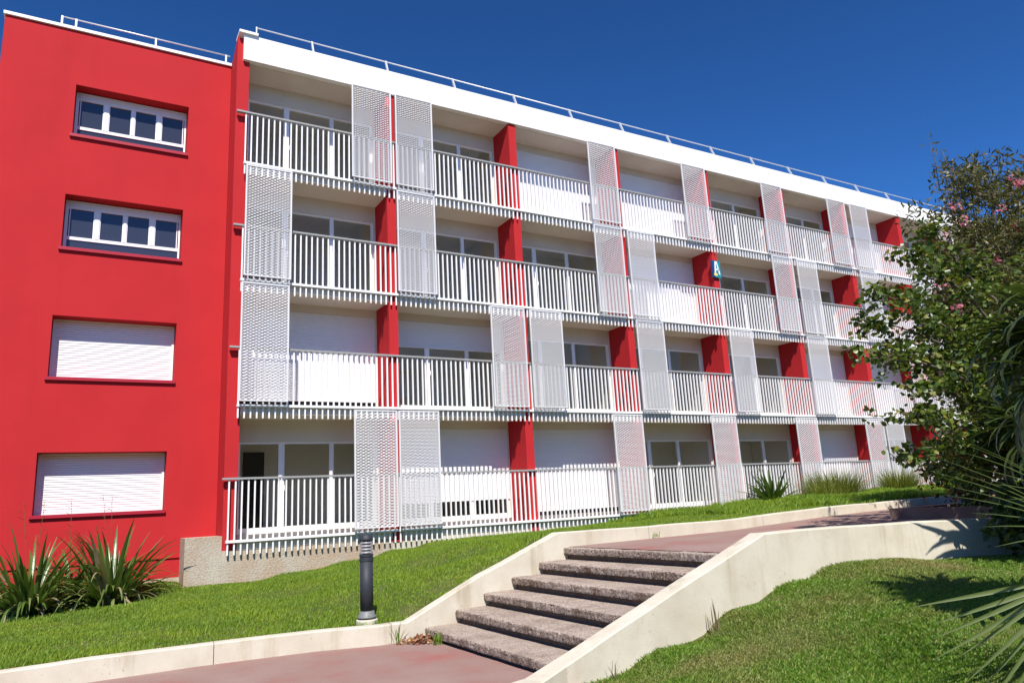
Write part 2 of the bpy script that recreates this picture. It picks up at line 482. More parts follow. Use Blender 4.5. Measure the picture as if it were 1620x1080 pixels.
# ------------------------------------------------------------------ concrete walls with joints
def wall_run(parent, pts, th, side, zbot, joints, name='wall_segment', mt=m_kerb):
    """pts: inner line (x,y,ztop); side +1 = thickness towards +y of travel (left), -1 = right."""
    P = []
    for i in range(len(pts) - 1):                                   # subdivide for gentle curvature
        a, b = np.array(pts[i], float), np.array(pts[i + 1], float)
        P.append(a)
    P.append(np.array(pts[-1], float))
    P = np.array(P)
    T = np.gradient(P[:, :2], axis=0); T /= np.linalg.norm(T, axis=1)[:, None]
    Nn = np.stack([-T[:, 1], T[:, 0]], -1) * side
    s = np.concatenate([[0], np.cumsum(np.linalg.norm(np.diff(P[:, :2], axis=0), axis=1))])
    cuts = [0] + [np.interp(j, P[:, 0], s) for j in joints] + [s[-1]]
    c = 0.012
    for a, b in zip(cuts[:-1], cuts[1:]):
        a2, b2 = a + 0.004, b - 0.004
        ss = np.array([a2] + [q for q in s if a2 < q < b2] + [b2])
        # extra samples
        ss = np.unique(np.concatenate([ss, np.linspace(a2, b2, max(2, int((b2 - a2) / 0.35)))]))
        ii = [np.array([np.interp(q, s, P[:, k]) for q in ss]) for k in range(3)]
        nx = np.interp(ss, s, Nn[:, 0]); ny = np.interp(ss, s, Nn[:, 1])
        mm = M(); prof = []
        wob = np.array([0.003 * math.sin(3.1 * q) + 0.002 * math.sin(9.7 * q + 1) for q in ss])
        zb = np.array([zbot(x, y) for x, y in zip(ii[0], ii[1])])
        rows = [(0, None), (0, -c), (c, 0), (th - c, 0), (th, -c), (th, None)]
        vs = []
        for q in range(len(ss)):
            for o, dz in rows:
                z = zb[q] if dz is None else ii[2][q] + dz + wob[q]
                vs.append((ii[0][q] + nx[q] * o, ii[1][q] + ny[q] * o, z))
        fs = []
        for q in range(len(ss) - 1):
            for k in range(5):
                f = (q * 6 + k, q * 6 + k + 1, (q + 1) * 6 + k + 1, (q + 1) * 6 + k)
                fs.append(f[::-1] if side < 0 else f)
        fs.append(tuple(range(6))); e = (len(ss) - 1) * 6
        fs.append(tuple(e + k for k in range(5, -1, -1)))
        mm.add(vs, fs)
        mm.build(name, mt, parent)

kw = thing('kerb_wall', (0.9, -7.3, -1.1), 'cream concrete kerb edging the bright lawn and climbing the far side of the steps', 'kerb')
wall_run(kw, KERB, 0.17, 1, lambda x, y: -1.6, [-6, -1.25, 0.72, 4.9, 7.4, 9.35, 12.0, 15.5])
rw = thing('retaining_wall', (1.1, -10.4, -1.2), 'cream concrete retaining wall on the near side of the steps beside the patchy lawn', 'wall')
wall_run(rw, WALLR, 0.22, -1, lambda x, y: -1.7, [-3, 7.6])

# ------------------------------------------------------------------ stairs
st = thing('outdoor_stairs', (2.2, -8.8, -1.13), 'six worn grey brown concrete steps with dark recessed risers', 'stairs')
for i in range(6):
    x = 1.16 + 0.432 * i; z = -1.0 + 0.16 * i
    dep = 0.50 if i < 5 else 0.36
    mm = M(); ny = 150; rs = random.Random(60 + i)
    prof = [(0.04, -0.09), (0.004, -0.088), (0.0, -0.070), (0.0, -0.045), (0.0, -0.022), (0.006, -0.007), (0.02, -0.001), (0.06, 0.0), (dep, 0.0), (dep, -0.09)]
    ph = [rs.uniform(0, 6.28) for _ in range(4)]
    vs = []
    for j in range(ny + 1):
        yy = -10.31 + (10.31 - 7.285) * j / ny
        wav = 0.004 * math.sin(yy * 2.7 + ph[0]) + 0.003 * math.sin(yy * 9.1 + ph[1])
        for q, (px, pz) in enumerate(prof):
            jx = wav * 0.8 + rs.gauss(0, 0.0028) if 1 <= q <= 6 else 0
            jz = wav * 0.5 + rs.gauss(0, 0.0022) if 3 <= q <= 7 else 0
            if 3 <= q <= 6 and rs.random() < 0.05:
                jx += rs.uniform(0.004, 0.014); jz -= rs.uniform(0.002, 0.008)
            vs.append((x + px + jx, yy, z + pz + jz))
    n_ = len(prof); fs = []
    for j in range(ny):
        for q in range(n_ - 1):
            fs.append((j * n_ + q, j * n_ + q + 1, (j + 1) * n_ + q + 1, (j + 1) * n_ + q)[::-1])
    fs.append(tuple(range(n_))); fs.append(tuple(ny * n_ + q for q in range(n_ - 1, -1, -1)))
    mm.add(vs, fs)
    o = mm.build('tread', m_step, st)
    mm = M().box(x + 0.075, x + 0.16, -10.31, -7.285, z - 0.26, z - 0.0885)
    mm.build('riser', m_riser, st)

# ------------------------------------------------------------------ bollard light
bx, by, bz = 0.545, -6.95, -0.87
bo = thing('bollard_light', (bx, by, bz), 'dark grey bollard light with louvred head standing behind the kerb', 'bollard')
M().lathe((bx, by, bz), [(0.135, -0.08), (0.135, -0.004), (0.125, 0.006)], 20).build('footing', m_kerb, bo)
M().lathe((bx, by, bz + 0.02), [(0.118, 0), (0.118, 0.022), (0.10, 0.03), (0.096, 0.075), (0.088, 0.085)], 28).build('base_plate', m_bollbase, bo, True)
M().lathe((bx, by, bz + 0.10), [(0.082, 0), (0.082, 0.60), (0.082, 0.60)], 32).build('shaft', m_boll, bo, True)
M().lathe((bx, by, bz + 0.70), [(0.084, 0), (0.088, 0.005), (0.088, 0.045), (0.08, 0.05), (0.08, 0.058), (0.088, 0.062), (0.088, 0.09)], 32).build('collar', m_boll, bo)
M().lathe((bx, by, bz + 0.79), [(0.066, 0), (0.066, 0.17)], 28).build('lens', m_lens, bo, True)
for k in range(4):
    z = bz + 0.80 + 0.04 * k
    M().lathe((bx, by, z), [(0.068, 0.018), (0.085, 0.0), (0.087, 0.006), (0.070, 0.026)], 32).build('louvre', m_lens, bo, True)
for k in range(4):
    t = k * math.pi / 2 + 0.5
    M().tube([(bx + 0.08 * math.cos(t), by + 0.08 * math.sin(t), bz + 0.78), (bx + 0.08 * math.cos(t), by + 0.08 * math.sin(t), bz + 0.97)], 0.006, 6).build('upright', m_lens, bo)
M().lathe((bx, by, bz + 0.955), [(0.088, 0), (0.088, 0.02), (0.078, 0.05), (0.055, 0.078), (0.025, 0.093), (0.014, 0.096), (0.010, 0.108), (0.004, 0.112)], 32).build('cap', m_boll, bo, True)
for k in range(3):
    t = k * 2.1 + 0.4
    M().lathe((bx + 0.105 * math.cos(t), by + 0.105 * math.sin(t), bz + 0.04), [(0.012, 0), (0.012, 0.014)], 6).build('bolt', m_bollbase, bo)

# ------------------------------------------------------------------ red end block
XB0, XB1, YB = -4.76, -0.135, 0.90
blk = thing('apartment_block', (-2.4, 0.9, -0.65), 'plain red rendered end block with two glazed windows above two shuttered ones', 'building')
WIN = [(-3.355, -1.055, 8.80, 10.01), (-3.385, -1.075, 6.20, 7.41), (-3.43, -1.095, 3.43, 4.73), (-3.49, -1.165, 0.705, 1.925)]
REC = 0.33
zs = [-0.655, -0.30, -0.22]
mm = M()
def front_with_holes(mm, x0, x1, z0, z1, y, holes):
    prev = z0
    for (a, b, c, d) in sorted(holes, key=lambda h: h[2]):
        mm.add([(x0, y, prev), (x1, y, prev), (x1, y, c), (x0, y, c)], [(0, 1, 2, 3)])
        mm.add([(x0, y, c), (a, y, c), (a, y, d), (x0, y, d)], [(0, 1, 2, 3)])
        mm.add([(b, y, c), (x1, y, c), (x1, y, d), (b, y, d)], [(0, 1, 2, 3)])
        r = y + REC + 0.1
        mm.add([(a, y, c), (a, r, c), (a, r, d), (a, y, d)], [(0, 1, 2, 3)])
        mm.add([(b, y, c), (b, y, d), (b, r, d), (b, r, c)], [(0, 1, 2, 3)])
        mm.add([(a, y, d), (a, r, d), (b, r, d), (b, y, d)], [(0, 1, 2, 3)])
        mm.add([(a, y, c), (b, y, c), (b, r, c), (a, r, c)], [(0, 1, 2, 3)])
        prev = d
    mm.add([(x0, y, prev), (x1, y, prev), (x1, y, z1), (x0, y, z1)], [(0, 1, 2, 3)])
front_with_holes(mm, XB0, XB1, -0.24, 11.33, YB, WIN)
mm.add([(XB0, YB, -0.24), (XB0, 11, -0.24), (XB0, 11, 11.33), (XB0, YB, 11.33)], [(0, 3, 2, 1)])
mm.add([(XB0, 11, -0.24), (XB1, 11, -0.24), (XB1, 11, 11.33), (XB0, 11, 11.33)], [(0, 1, 2, 3)][:1])
mm.add([(XB0, YB, 11.33), (XB1, YB, 11.33), (XB1, 11, 11.33), (XB0, 11, 11.33)], [(0, 1, 2, 3)])
mm.build('wall', m_red, blk)
M().box(XB0, XB1, YB + 0.004, 10.9, -0.655, -0.25).box(XB0 - 0.02, XB1, YB - 0.025, YB + 0.1, -0.272, -0.238).build('base_course', m_red, blk)
M().box(XB0, -0.80, YB - 0.035, YB + 0.2, -0.80, -0.66).box(XB0, -0.80, YB - 0.11, YB + 0.2, -1.3, -0.81).build('footing', m_plinth, blk)
M().box(XB0 - 0.03, XB1 - 0.005, YB - 0.045, YB + 0.35, 11.331, 11.40).build('coping', m_cap, blk)

def roof_rail(parent, x0, xs, y0, zb, zt, dy, mt):
    for i, x in enumerate(xs):
        t = 0.0 if i == 0 and x0 is None else dy
        o = M().box(x - 0.022, x + 0.022, -0.022, 0.022, 0, 1)
        v = [(a, y0 + (b + t * c), zb + c * (zt - zb)) for a, b, c in o.v]
        o.v = v
        o.build('rail_post', mt, parent)
rb = M().tube([(-3.77, 1.45, 11.955), (-0.10, 1.45, 11.965)], 0.018, 8)
rb.build('roof_rail', m_galv, blk, True)
for x in (-3.76, -3.48, -1.81, -0.20):
    M().box(x - 0.02, x + 0.02, 1.41, 1.45, 11.33, 11.96).build('rail_post', m_galv, blk)

def winbox(parent, x0, x1, z0, z1, kind):
    y = YB + REC
    ob = M().box(x0 - 0.045, x1 + 0.015, YB - 0.055, YB + REC, z0 - 0.055, z0 + 0.012)
    ob.build('window_sill', m_redtrim, parent)
    if kind == 'glass':
        fr = M()
        zt = z1 - 0.20
        fr.box(x0 + 0.012, x0 + 0.075, y - 0.02, y + 0.06, z0 + 0.015, z1 - 0.012)
        fr.box(x1 - 0.05, x1 - 0.012, y - 0.02, y + 0.06, z0 + 0.015, z1 - 0.012)
        fr.box(x0 + 0.075, x1 - 0.05, y - 0.02, y + 0.06, zt, z1 - 0.012)
        fr.box(x0 + 0.075, x1 - 0.05, y - 0.022, y + 0.06, z0 + 0.30, z0 + 0.37)
        fr.box(x0 + 0.075, x1 - 0.05, y - 0.014, y + 0.06, z0 + 0.015, z0 + 0.04)
        w = fr.build('window', m_pvc, parent)
        bx_ = M()
        for k in range(3):
            bx_.box(x0 + 0.08, x1 - 0.055, y - 0.045 + 0.008 * k, y - 0.024, z1 - 0.07 - 0.05 * k, z1 - 0.03 - 0.05 * k)
        bx_.build('blind_box', m_shut, w)
        W = (x1 - x0 - 0.125) / 4
        for k in range(1, 4):
            cx = x0 + 0.075 + W * k
            hw = 0.048 if k != 2 else 0.03
            M().box(cx - hw, cx + hw, y - 0.03, y + 0.05, z0 + 0.371, zt - 0.002).build('mullion', m_pvc, w)
        for k in range(4):
            a = x0 + 0.075 + W * k + (0.02 if k == 0 else (0.049 if k != 2 else 0.031)); b = x0 + 0.075 + W * (k + 1) - (0.02 if k == 3 else (0.049 if k != 1 else 0.031))
            for sx0 in (a, b - 0.02):
                M().box(sx0, sx0 + 0.02, y - 0.012, y + 0.03, z0 + 0.371, zt - 0.002).build('sash', m_pvc, w)
            M().box(a + 0.0, b - 0.0, y + 0.012, y + 0.03, z0 + 0.36, zt).build('pane', m_navy, w)
        M().box(x0 + 0.07, x1 - 0.05, y + 0.0, y + 0.03, z0 + 0.03, z0 + 0.31).build('pane', m_navy, w)
    else:
        w = M().box(x0 + 0.01, x0 + 0.055, y - 0.01, y + 0.07, z0 + 0.01, z1 - 0.01).box(x1 - 0.055, x1 - 0.01, y - 0.01, y + 0.07, z0 + 0.01, z1 - 0.01).box(x0 + 0.055, x1 - 0.055, y + 0.06, y + 0.08, z0, z1).build('roller_shutter', m_pvc, parent)
        n = 24; h = (z1 - z0 - 0.05) / n
        base = M()
        prof = [(0.009, 0.0), (0.002, 0.12 * h), (0.0, 0.45 * h), (0.003, 0.82 * h), (0.009, 0.96 * h), (0.012, 0.965 * h)]
        vs = [(0, p, q) for p, q in prof] + [(x1 - x0 - 0.112, p, q) for p, q in prof]
        base.add(vs, [(k, k + 6, k + 7, k + 1) for k in range(5)])
        me, c = base.mesh('slat', m_slat, True, center=(0, 0, 0))
        for k in range(n):
            place('slat', me, Vector((x0 + 0.056, y + 0.012, z0 + 0.06 + h * k)), w)
        M().box(x0 + 0.056, x1 - 0.056, y + 0.004, y + 0.045, z0 + 0.018, z0 + 0.058).build('bottom_bar', m_slat, w)
for k, (a, b, c, d) in enumerate(WIN):
    winbox(blk, a, b, c, d, 'glass' if k < 2 else 'shutter')

# ------------------------------------------------------------------ balcony building
H = 2.8
FR = [0.15, 3.77, 7.45, 11.14, 14.92, 18.63, 22.15, 25.61, 29.1, 32.6, 36.1, 39.6]
FT = 0.235
XE = 39.7
YW = 0.95
bld = thing('apartment_building', (18, 0.9, -0.3), 'white four storey building with red partition walls, barred balconies and perforated sliding screens', 'building')
# end wall, partitions
ew = M()
x0, x1 = -0.13, 0.15
P0 = [(0.1, 11.655), (0.9, 11.40), (11, 11.40), (11, -0.28), (0.1, -0.28)]
ew.add([(x0, y, z) for y, z in P0] + [(x1, y, z) for y, z in P0],
       [(0, 1, 2, 3, 4), (9, 8, 7, 6, 5)] + [(k, 5 + k, 5 + (k + 1) % 5, (k + 1) % 5) for k in range(5)])
ew.build('end_wall', m_red, bld)
M().box(-0.12, 0.31, -0.06, 0.4, 11.722, 11.785).build('coping', m_cap, bld)
for x in FR[1:]:
    M().box(x - FT, x, 0.055, YW + 0.03, -0.25, 11.045).build('partition_wall', m_red, bld)
# fascia, roof, soffit
M().box(0.0, XE, 0.0, 0.16, 11.055, 11.72).build('fascia', m_white, bld)
M().box(0.152, XE, 0.162, 11, 11.3, 11.62).build('roof', m_soffit, bld)
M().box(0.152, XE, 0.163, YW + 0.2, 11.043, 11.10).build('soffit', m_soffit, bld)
M().box(0.152, XE, YW + 1.8, 11, -0.3, 11.31).build('rear_wall', m_room, bld)
M().box(0.152, XE, YW + 0.3, YW + 1.8, 10.953, 11.31).build('ceiling', m_room, bld)
for x in FR[1:]:
    M().box(x - FT + 0.03, x - 0.03, YW + 0.031, YW + 1.8, -0.25, 10.95).build('room_partition', m_room, bld)
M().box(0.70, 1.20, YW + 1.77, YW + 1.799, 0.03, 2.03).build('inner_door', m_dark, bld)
for k in range(4):
    M().box(0.152, XE, YW + 0.301, YW + 1.8, H * k - 0.175, H * k + 0.02).build('room_floor', m_roomfloor, bld)
# floor slabs
for k in range(4):
    M().box(0.152, XE, 0.062, YW + 0.3, H * k - 0.175, H * k + 0.0).build('floor_slab', m_floor, bld)
# rough concrete plinth
M().box(-0.832, -0.136, 0.07, 0.98, -1.3, 0.118).box(-0.136, 3.55, 0.075, 0.9, -1.3, -0.178).build('plinth', m_plinth, bld)
M().box(3.552, XE, 0.08, 0.9, -1.3, -0.178).build('plinth', m_kerb, bld)

ROW = {4: 'WWSSWWSWSWW', 3: 'WWWSWWSWWSW', 2: 'SHWWWSSWHWS', 1: 'WGSWWSWWSWW'}
shut_cache = {}
def shutter(parent, x0, x1, z0, z1, y):
    key = (round(x1 - x0, 2), round(z1 - z0, 2))
    if key not in shut_cache:
        n = max(3, int((z1 - z0) / 0.05)); h = (z1 - z0) / n
        b = M()
        for k in range(n):
            zz = h * k
            pr = [(0.012, zz), (0.002, zz + 0.1 * h), (0.0, zz + 0.5 * h), (0.002, zz + 0.92 * h), (0.012, zz + h)]
            b.add([(0, p, q) for p, q in pr] + [(x1 - x0, p, q) for p, q in pr], [(j, j + 5, j + 6, j + 1) for j in range(4)])
        b.box(0, x1 - x0, -0.012, 0.03, -0.05, -0.002)
        shut_cache[key] = b.mesh('roller_shutter', m_shut, False, center=(0, 0, 0))[0]
    place('roller_shutter', shut_cache[key], Vector((x0, y, z0)), parent)

for row in (1, 2, 3, 4):
    b = H * (row - 1)
    ztop = b + H - 0.175 if row < 4 else 11.042
    for k in range(11):
        xl, xr = FR[k], FR[k + 1] - FT
        t = ROW[row][k]
        wx0, wx1 = xl + 0.11, xr - 0.045
        head = 2.20 if row != 1 else 2.12
        wz0 = b + 0.10
        sh_top = b + 2.43
        hz = b + head if t in 'W' else sh_top
        # back wall of the loggia around the opening
        w = M()
        w.box(xl, xr, YW, YW + 0.12, hz, ztop)
        w.box(xl, wx0, YW, YW + 0.12, b + 0.001, hz - 0.001)
        w.box(wx1, xr, YW, YW + 0.12, b + 0.001, hz - 0.001)
        w.box(wx0, wx1, YW - 0.012, YW + 0.12, b + 0.001, wz0)
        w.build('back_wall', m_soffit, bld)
        if t != 'S':
            y = YW + 0.035
            zt = b + head if t == 'W' else b + head + 0.2
            fr = M()
            fr.box(wx0 + 0.002, wx0 + 0.07, y, y + 0.06, wz0 + 0.002, zt - 0.002)
            fr.box(wx1 - 0.07, wx1 - 0.002, y, y + 0.06, wz0 + 0.002, zt - 0.002)
            fr.box(wx0 + 0.07, wx1 - 0.07, y, y + 0.06, zt - 0.048, zt - 0.002)
            fr.box(wx0 + 0.07, wx1 - 0.07, y, y + 0.06, wz0 + 0.002, wz0 + 0.13)
            off = 0.0 if k == 0 else (0.06 if k == 1 else -0.12)
            ms = [xl + 1.08 + off, xl + 2.24 + off]
            for q, mx in enumerate(ms):
                hw = 0.068 if q == 0 else 0.05
                fr.box(mx - hw, mx + hw, y - 0.006, y + 0.06, wz0 + 0.131, zt - 0.049)
            wo = fr.build('window', m_pvc, bld)
            ed = [wx0 + 0.07, ms[0] - 0.068, ms[0] + 0.068, ms[1] - 0.05, ms[1] + 0.05, wx1 - 0.07]
            for q in range(3):
                M().box(ed[2 * q] - 0.01, ed[2 * q + 1] + 0.01, y + 0.025, y + 0.045, wz0 + 0.12, zt - 0.04).build('pane', m_glass, wo)
            M().box(ms[0] + 0.06, ms[0] + 0.075, y - 0.05, y - 0.007, b + 1.02, b + 1.14).build('handle', m_pvc, wo)
        if t == 'S':
            gap = 0.22 if (row, k) == (2, 0) else 0.16
            shutter(bld, wx0 + 0.003, wx1 - 0.003, wz0 + gap, sh_top - 0.002, YW + 0.02)
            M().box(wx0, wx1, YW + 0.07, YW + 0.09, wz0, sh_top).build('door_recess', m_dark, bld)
        elif t == 'H':
            shutter(bld, wx0 + 0.003, wx1 - 0.003, b + 1.78, sh_top - 0.002, YW + 0.01)
        elif t == 'G':
            shutter(bld, wx0 + 0.003, wx1 - 0.003, b + 0.64, sh_top - 0.002, YW + 0.01)

# balcony railings: bottom rail > handrail, balusters
PIT = 0.1291
bm_ = M().box(-0.015, 0.015, -0.02, 0.02, -0.27, 1.245)
bar_me, _ = bm_.mesh('baluster', m_metal, False, center=(0, 0, 0))
bars_far = M(); nbar = 0
edges = [-0.18] + [x - FT / 2 for x in FR[1:]]
for k in range(11):
    for row in (1, 2, 3, 4):
        b = H * (row - 1)
        a, e = edges[k], edges[k + 1]
        ha = a + (0.06 if k == 0 and row > 1 else 0)
        rl = M().box(a + 0.002 + ((0.10 if row == 1 else 0.24) if k == 0 else 0), e - 0.002, -0.05, 0.05, b - 0.026, b + 0.026).build('balcony_railing', m_metal, bld)
        M().box(ha + 0.001, e - 0.001, -0.05, 0.05, b + 1.246, b + 1.286).build('handrail', m_rail, rl)
        i0 = int(math.ceil((a + 0.041) / PIT)); 
        i = max(0 if row == 1 else 1, i0)
        while -0.041 + PIT * i < e:
            x = -0.041 + PIT * i
            if nbar < 296:
                place('baluster', bar_me, Vector((x, 0, b)), rl); nbar += 1
            else:
                bars_far.box(x - 0.015, x + 0.015, -0.02, 0.02, b - 0.27, b + 1.245)
            i += 1
bars_far.build('baluster_rows', m_metal, bld, kind='stuff')

# perforated sliding screens: frame > expanded metal sheet
SW, SH = 1.03, 2.60
def expanded_sheet(w, h):
    p = w / 8.0; nr = 78; q = h / nr
    b = M()
    hole = [(1, 0), (0.46, 1), (-0.46, 1), (-1, 0), (-0.46, -1), (0.46, -1)]
    out = [(0.5 * p, 0), (0.25 * p, q / 2), (-0.25 * p, q / 2), (-0.5 * p, 0), (-0.25 * p, -q / 2), (0.25 * p, -q / 2)]
    corn = [(0.5 * p, q / 2), (-0.5 * p, q / 2), (-0.5 * p, -q / 2), (0.5 * p, -q / 2)]
    for j in range(nr):
        xs = [(i + 0.5) * p for i in range(8)] if j % 2 == 0 else [i * p for i in range(9)]
        cz = (j + 0.5) * q
        for cx in xs:
            cl = lambda x: min(max(x, 0.0), w)
            I = [(cl(cx + a * 0.45 * p), -0.004 * s, cz + s * 0.405 * q) for a, s in hole]
            O = [(cl(cx + a), 0.0, cz + s) for a, s in out]
            Cn = [(cl(cx + a), 0.0, cz + s) for a, s in corn]
            n = len(b.v)
            b.v.extend(O + I + Cn)
            fs = [(12, 1, 7, 6), (1, 2, 8, 7), (2, 13, 9, 8), (14, 4, 10, 9), (4, 5, 11, 10), (5, 15, 6, 11), (0, 12, 6), (3, 9, 13), (3, 14, 9), (0, 6, 15)]
            for f in fs:
                b.f.append(tuple(n + t for t in f)); b.mi.append(0)
    return b
sheet_me, _ = expanded_sheet(SW - 0.06, SH - 0.06).mesh('mesh_sheet', m_screen, False, center=(0, 0, 0))
fr = M()
fr.box(0, 0.032, -0.018, 0.018, 0, SH).box(SW - 0.032, SW, -0.018, 0.018, 0, SH)
fr.box(0.032, SW - 0.032, -0.017, 0.017, 0, 0.032).box(0.032, SW - 0.032, -0.017, 0.017, SH - 0.032, SH)
frame_me, _ = fr.mesh('sliding_screen', m_screen, False, center=(0, 0, 0))
SCR = {4: [2.59, 3.74, 9.87, 13.62, 17.34, 20.86, 22.2, 28.0, 31.3, 36.2],
       3: [0.11, 3.74, 9.86, 11.10, 17.4, 18.66, 22.2, 25.7, 31.4, 32.7],
       2: [0.08, 6.27, 7.46, 11.13, 14.92, 18.64, 24.4, 27.9, 32.7],
       1: [2.60, 3.68, 10.0, 13.72, 17.5, 21.1, 22.25, 27.9, 31.4, 32.7]}
for row, xs in SCR.items():
    z0 = H * (row - 1) + (0.085 if row < 4 else 0.095)
    sz = 1.015 if row < 4 else 0.97
    for x in xs:
        f = place('sliding_screen', frame_me, Vector((-2.6176 + (x + 2.6176) * 0.9954, -0.165, 0.437 + (z0 - 0.437) * 0.9954)), bld)
        f.scale = (1, 1, sz)
        s = bpy.data.objects.new('mesh_sheet', sheet_me); col.objects.link(s)
        s.parent = f; s.location = (0.03, 0, 0.03)
# rooftop guard rail with leaning posts
xs = [1.72 + 1.99 * k for k in range(19)]
top_pts = []
for x in xs:
    o = M().box(x - 0.02, x + 0.02, -0.03, 0.03, 0, 1)
    o.v = [(a, 0.20 + b + 0.26 * c, 11.64 + 0.66 * c) for a, b, c in o.v]
    o.build('rail_post', m_galv, bld)
M().box(0.33, 0.36, 0.40, 0.43, 11.6, 12.28).build('rail_post', m_galv, bld)
M().tube([(0.33, 0.44, 12.27), (xs[-1], 0.44, 12.27)], 0.017, 8).build('roof_rail', m_galv, bld, True)

# ------------------------------------------------------------------ letter sign
sg = thing('letter_sign', (14.76, 0.05, 7.24), 'small blue and teal sign plate with a white letter A', 'sign')
M().box(14.575, 14.70, -0.02, 0.03, 7.26, 7.83).build('sign_panel', m_blue, sg, label='dark blue left half')
M().box(14.7005, 14.945, -0.02, 0.03, 7.26, 7.83).build('sign_panel', m_teal, sg, label='teal right half')
L = M()
y0, y1 = -0.032, -0.022
def prism(mm, poly):
    n = len(poly)
    vs = [(x, y0, z) for x, z in poly] + [(x, y1, z) for x, z in poly]
    mm.add(vs, [tuple(range(n)), tuple(range(2 * n - 1, n - 1, -1))] + [(k, n + k, n + (k + 1) % n, (k + 1) % n) for k in range(n)])
prism(L, [(14.665, 7.42), (14.715, 7.42), (14.75, 7.80), (14.70, 7.80)])
prism(L, [(14.85, 7.36), (14.905, 7.36), (14.80, 7.80), (14.752, 7.80)])
prism(L, [(14.722, 7.50), (14.855, 7.50), (14.842, 7.555), (14.727, 7.555)])
L.build('letter', m_letter, sg)
L = M(); prism(L, [(14.62, 7.34), (14.68, 7.30), (14.76, 7.31), (14.79, 7.35), (14.715, 7.418), (14.665, 7.418)])
L.build('letter_foot', m_yellow, sg)

# ------------------------------------------------------------------ plants
def blade_mesh(mm, base, az, length, elev, droop, width, seg=8, fold=0.25, twist=0.0, tipw=0.05, basew=0.55):
    p = Vector(base)
    pts = []; 
    e = elev
    for i in range(seg + 1):
        t = i / seg
        d = Vector((math.cos(az) * math.cos(e), math.sin(az) * math.cos(e), math.sin(e)))
        pts.append((p.copy(), d, t))
        p = p + d * (length / seg)
        e -= droop / seg * (0.4 + 1.3 * t)
    vs = []
    for p, d, t in pts:
        sidev = Vector((-math.sin(az + twist * t), math.cos(az + twist * t), 0))
        up = sidev.cross(d) * -1
        w = width * (basew + (1 - basew) * min(1, t / 0.35)) * (1 - max(0, (t - 0.45) / 0.55)**1.6 * (1 - tipw)) / 2
        vs += [p - sidev * w + up * w * fold, p, p + sidev * w + up * w * fold]
    fs = []
    for i in range(seg):
        a = i * 3
        fs += [(a, a + 1, a + 4, a + 3), (a + 1, a + 2, a + 5, a + 4)]
    mm.add(vs, fs)

def leafy_clump(o, base, n, length, width, mt, spread=0.16, elevs=(0.5, 1.5), droops=(0.2, 1.6), rnd=None, dry=0, drymat=None, name='leaf', azr=None):
    r = rnd or random
    for i in range(n):
        az = r.uniform(*(azr or (0, 2 * math.pi)))
        b = Vector(base) + Vector((math.cos(az) * r.uniform(0, spread), math.sin(az) * r.uniform(0, spread), r.uniform(-0.02, 0.03)))
        el = r.uniform(*elevs)
        dr = r.uniform(*droops) * (1.5 - el / 1.6)
        mm = M()
        blade_mesh(mm, b, az, length * r.uniform(0.6, 1.1), el, dr, width * r.uniform(0.75, 1.2), 8, r.uniform(0.15, 0.5), r.uniform(-0.5, 0.5))
        mm.build(name, drymat if i < dry else mt, o, True)

rr = random.Random(3)
FLAX = [((-2.1, -0.45, -0.97), 'large flax clump under the lowest window, closest to the concrete plinth', 135, 1.5),
        ((-3.35, -0.35, -1.05), 'big flax clump at the left edge under the lowest window', 135, 1.55),
        ((-2.75, 0.25, -1.0), 'smaller flax clump tucked between the two big ones against the red wall', 34, 1.15)]
for base, lab, n, ln in FLAX:
    fx = thing('flax_plant', base, lab, 'plant', 'flax plants along the red wall')
    leafy_clump(fx, base, n, ln, 0.074, m_flax, 0.3, (0.55, 1.5), (0.2, 2.3), rr, 7, m_flaxdry)
    leafy_clump(fx, base, 58, ln * 0.72, 0.06, m_flaxpale, 0.34, (0.35, 1.15), (1.9, 2.9), rr, 14, m_flaxdry)
    for q in range(2 if n > 40 else 1):
        x, y, z = base
        dx = rr.uniform(-0.25, 0.25)
        stp = [(x + dx * t, y + 0.1 * t, z + 2.0 * t) for t in (0, 0.3, 0.6, 1.0)]
        s = M().tube(stp, [0.009, 0.007, 0.005, 0.003], 5)
        for u in range(7):
            t = 0.62 + 0.055 * u
            a = rr.uniform(0, 6.28)
            c = Vector((x + dx * t, y + 0.1 * t, z + 2.0 * t))
            s.tube([c, c + Vector((math.cos(a) * 0.11, math.sin(a) * 0.11, 0.06))], [0.004, 0.003], 4)
        s.build('flower_stalk', m_rust, fx)

yk = thing('spiky_plant', (14.9, -1.0, 0.06), 'dark spiky plant in front of the ground floor railing beside the upper path', 'plant')
leafy_clump(yk, (14.9, -1.0, 0.06), 60, 1.12, 0.085, m_flax, 0.2, (0.2, 1.45), (0.1, 0.8), rr)

def tuft(base, n, ln, label, rad=0.35):
    a = rng.uniform(0, 2 * np.pi, n); rad_ = rad * np.sqrt(rng.random(n))
    mm = M()
    for i in range(n):
        b = (base[0] + math.cos(a[i]) * rad_[i], base[1] + math.sin(a[i]) * rad_[i], base[2])
        blade_mesh(mm, b, a[i] + rng.normal(0, 0.5), ln * rng.uniform(0.6, 1.15), rng.uniform(0.75, 1.5), rng.uniform(0.3, 1.4), 0.012, 4, 0.1, 0)
    o = mm.build('ornamental_grass', m_tuft)
    tagtop(o, label, 'plant', 'ornamental grasses along the balcony railings')
tuft((17.3, -1.3, 0.08), 1300, 0.95, 'wide pale green tuft of fine grass right of the spiky plant', 0.75)
tuft((20.6, -1.3, 0.08), 1000, 0.95, 'rounded tuft of fine grass left of the trees at the far end', 0.45)
tuft((23.9, -1.5, 0.12), 800, 1.05, 'small grass tuft half hidden behind the planter shrubs', 0.5)
tuft((16.2, -1.9, 0.08), 320, 0.6, 'low sparse grass tuft just right of the spiky plant base', 0.45)

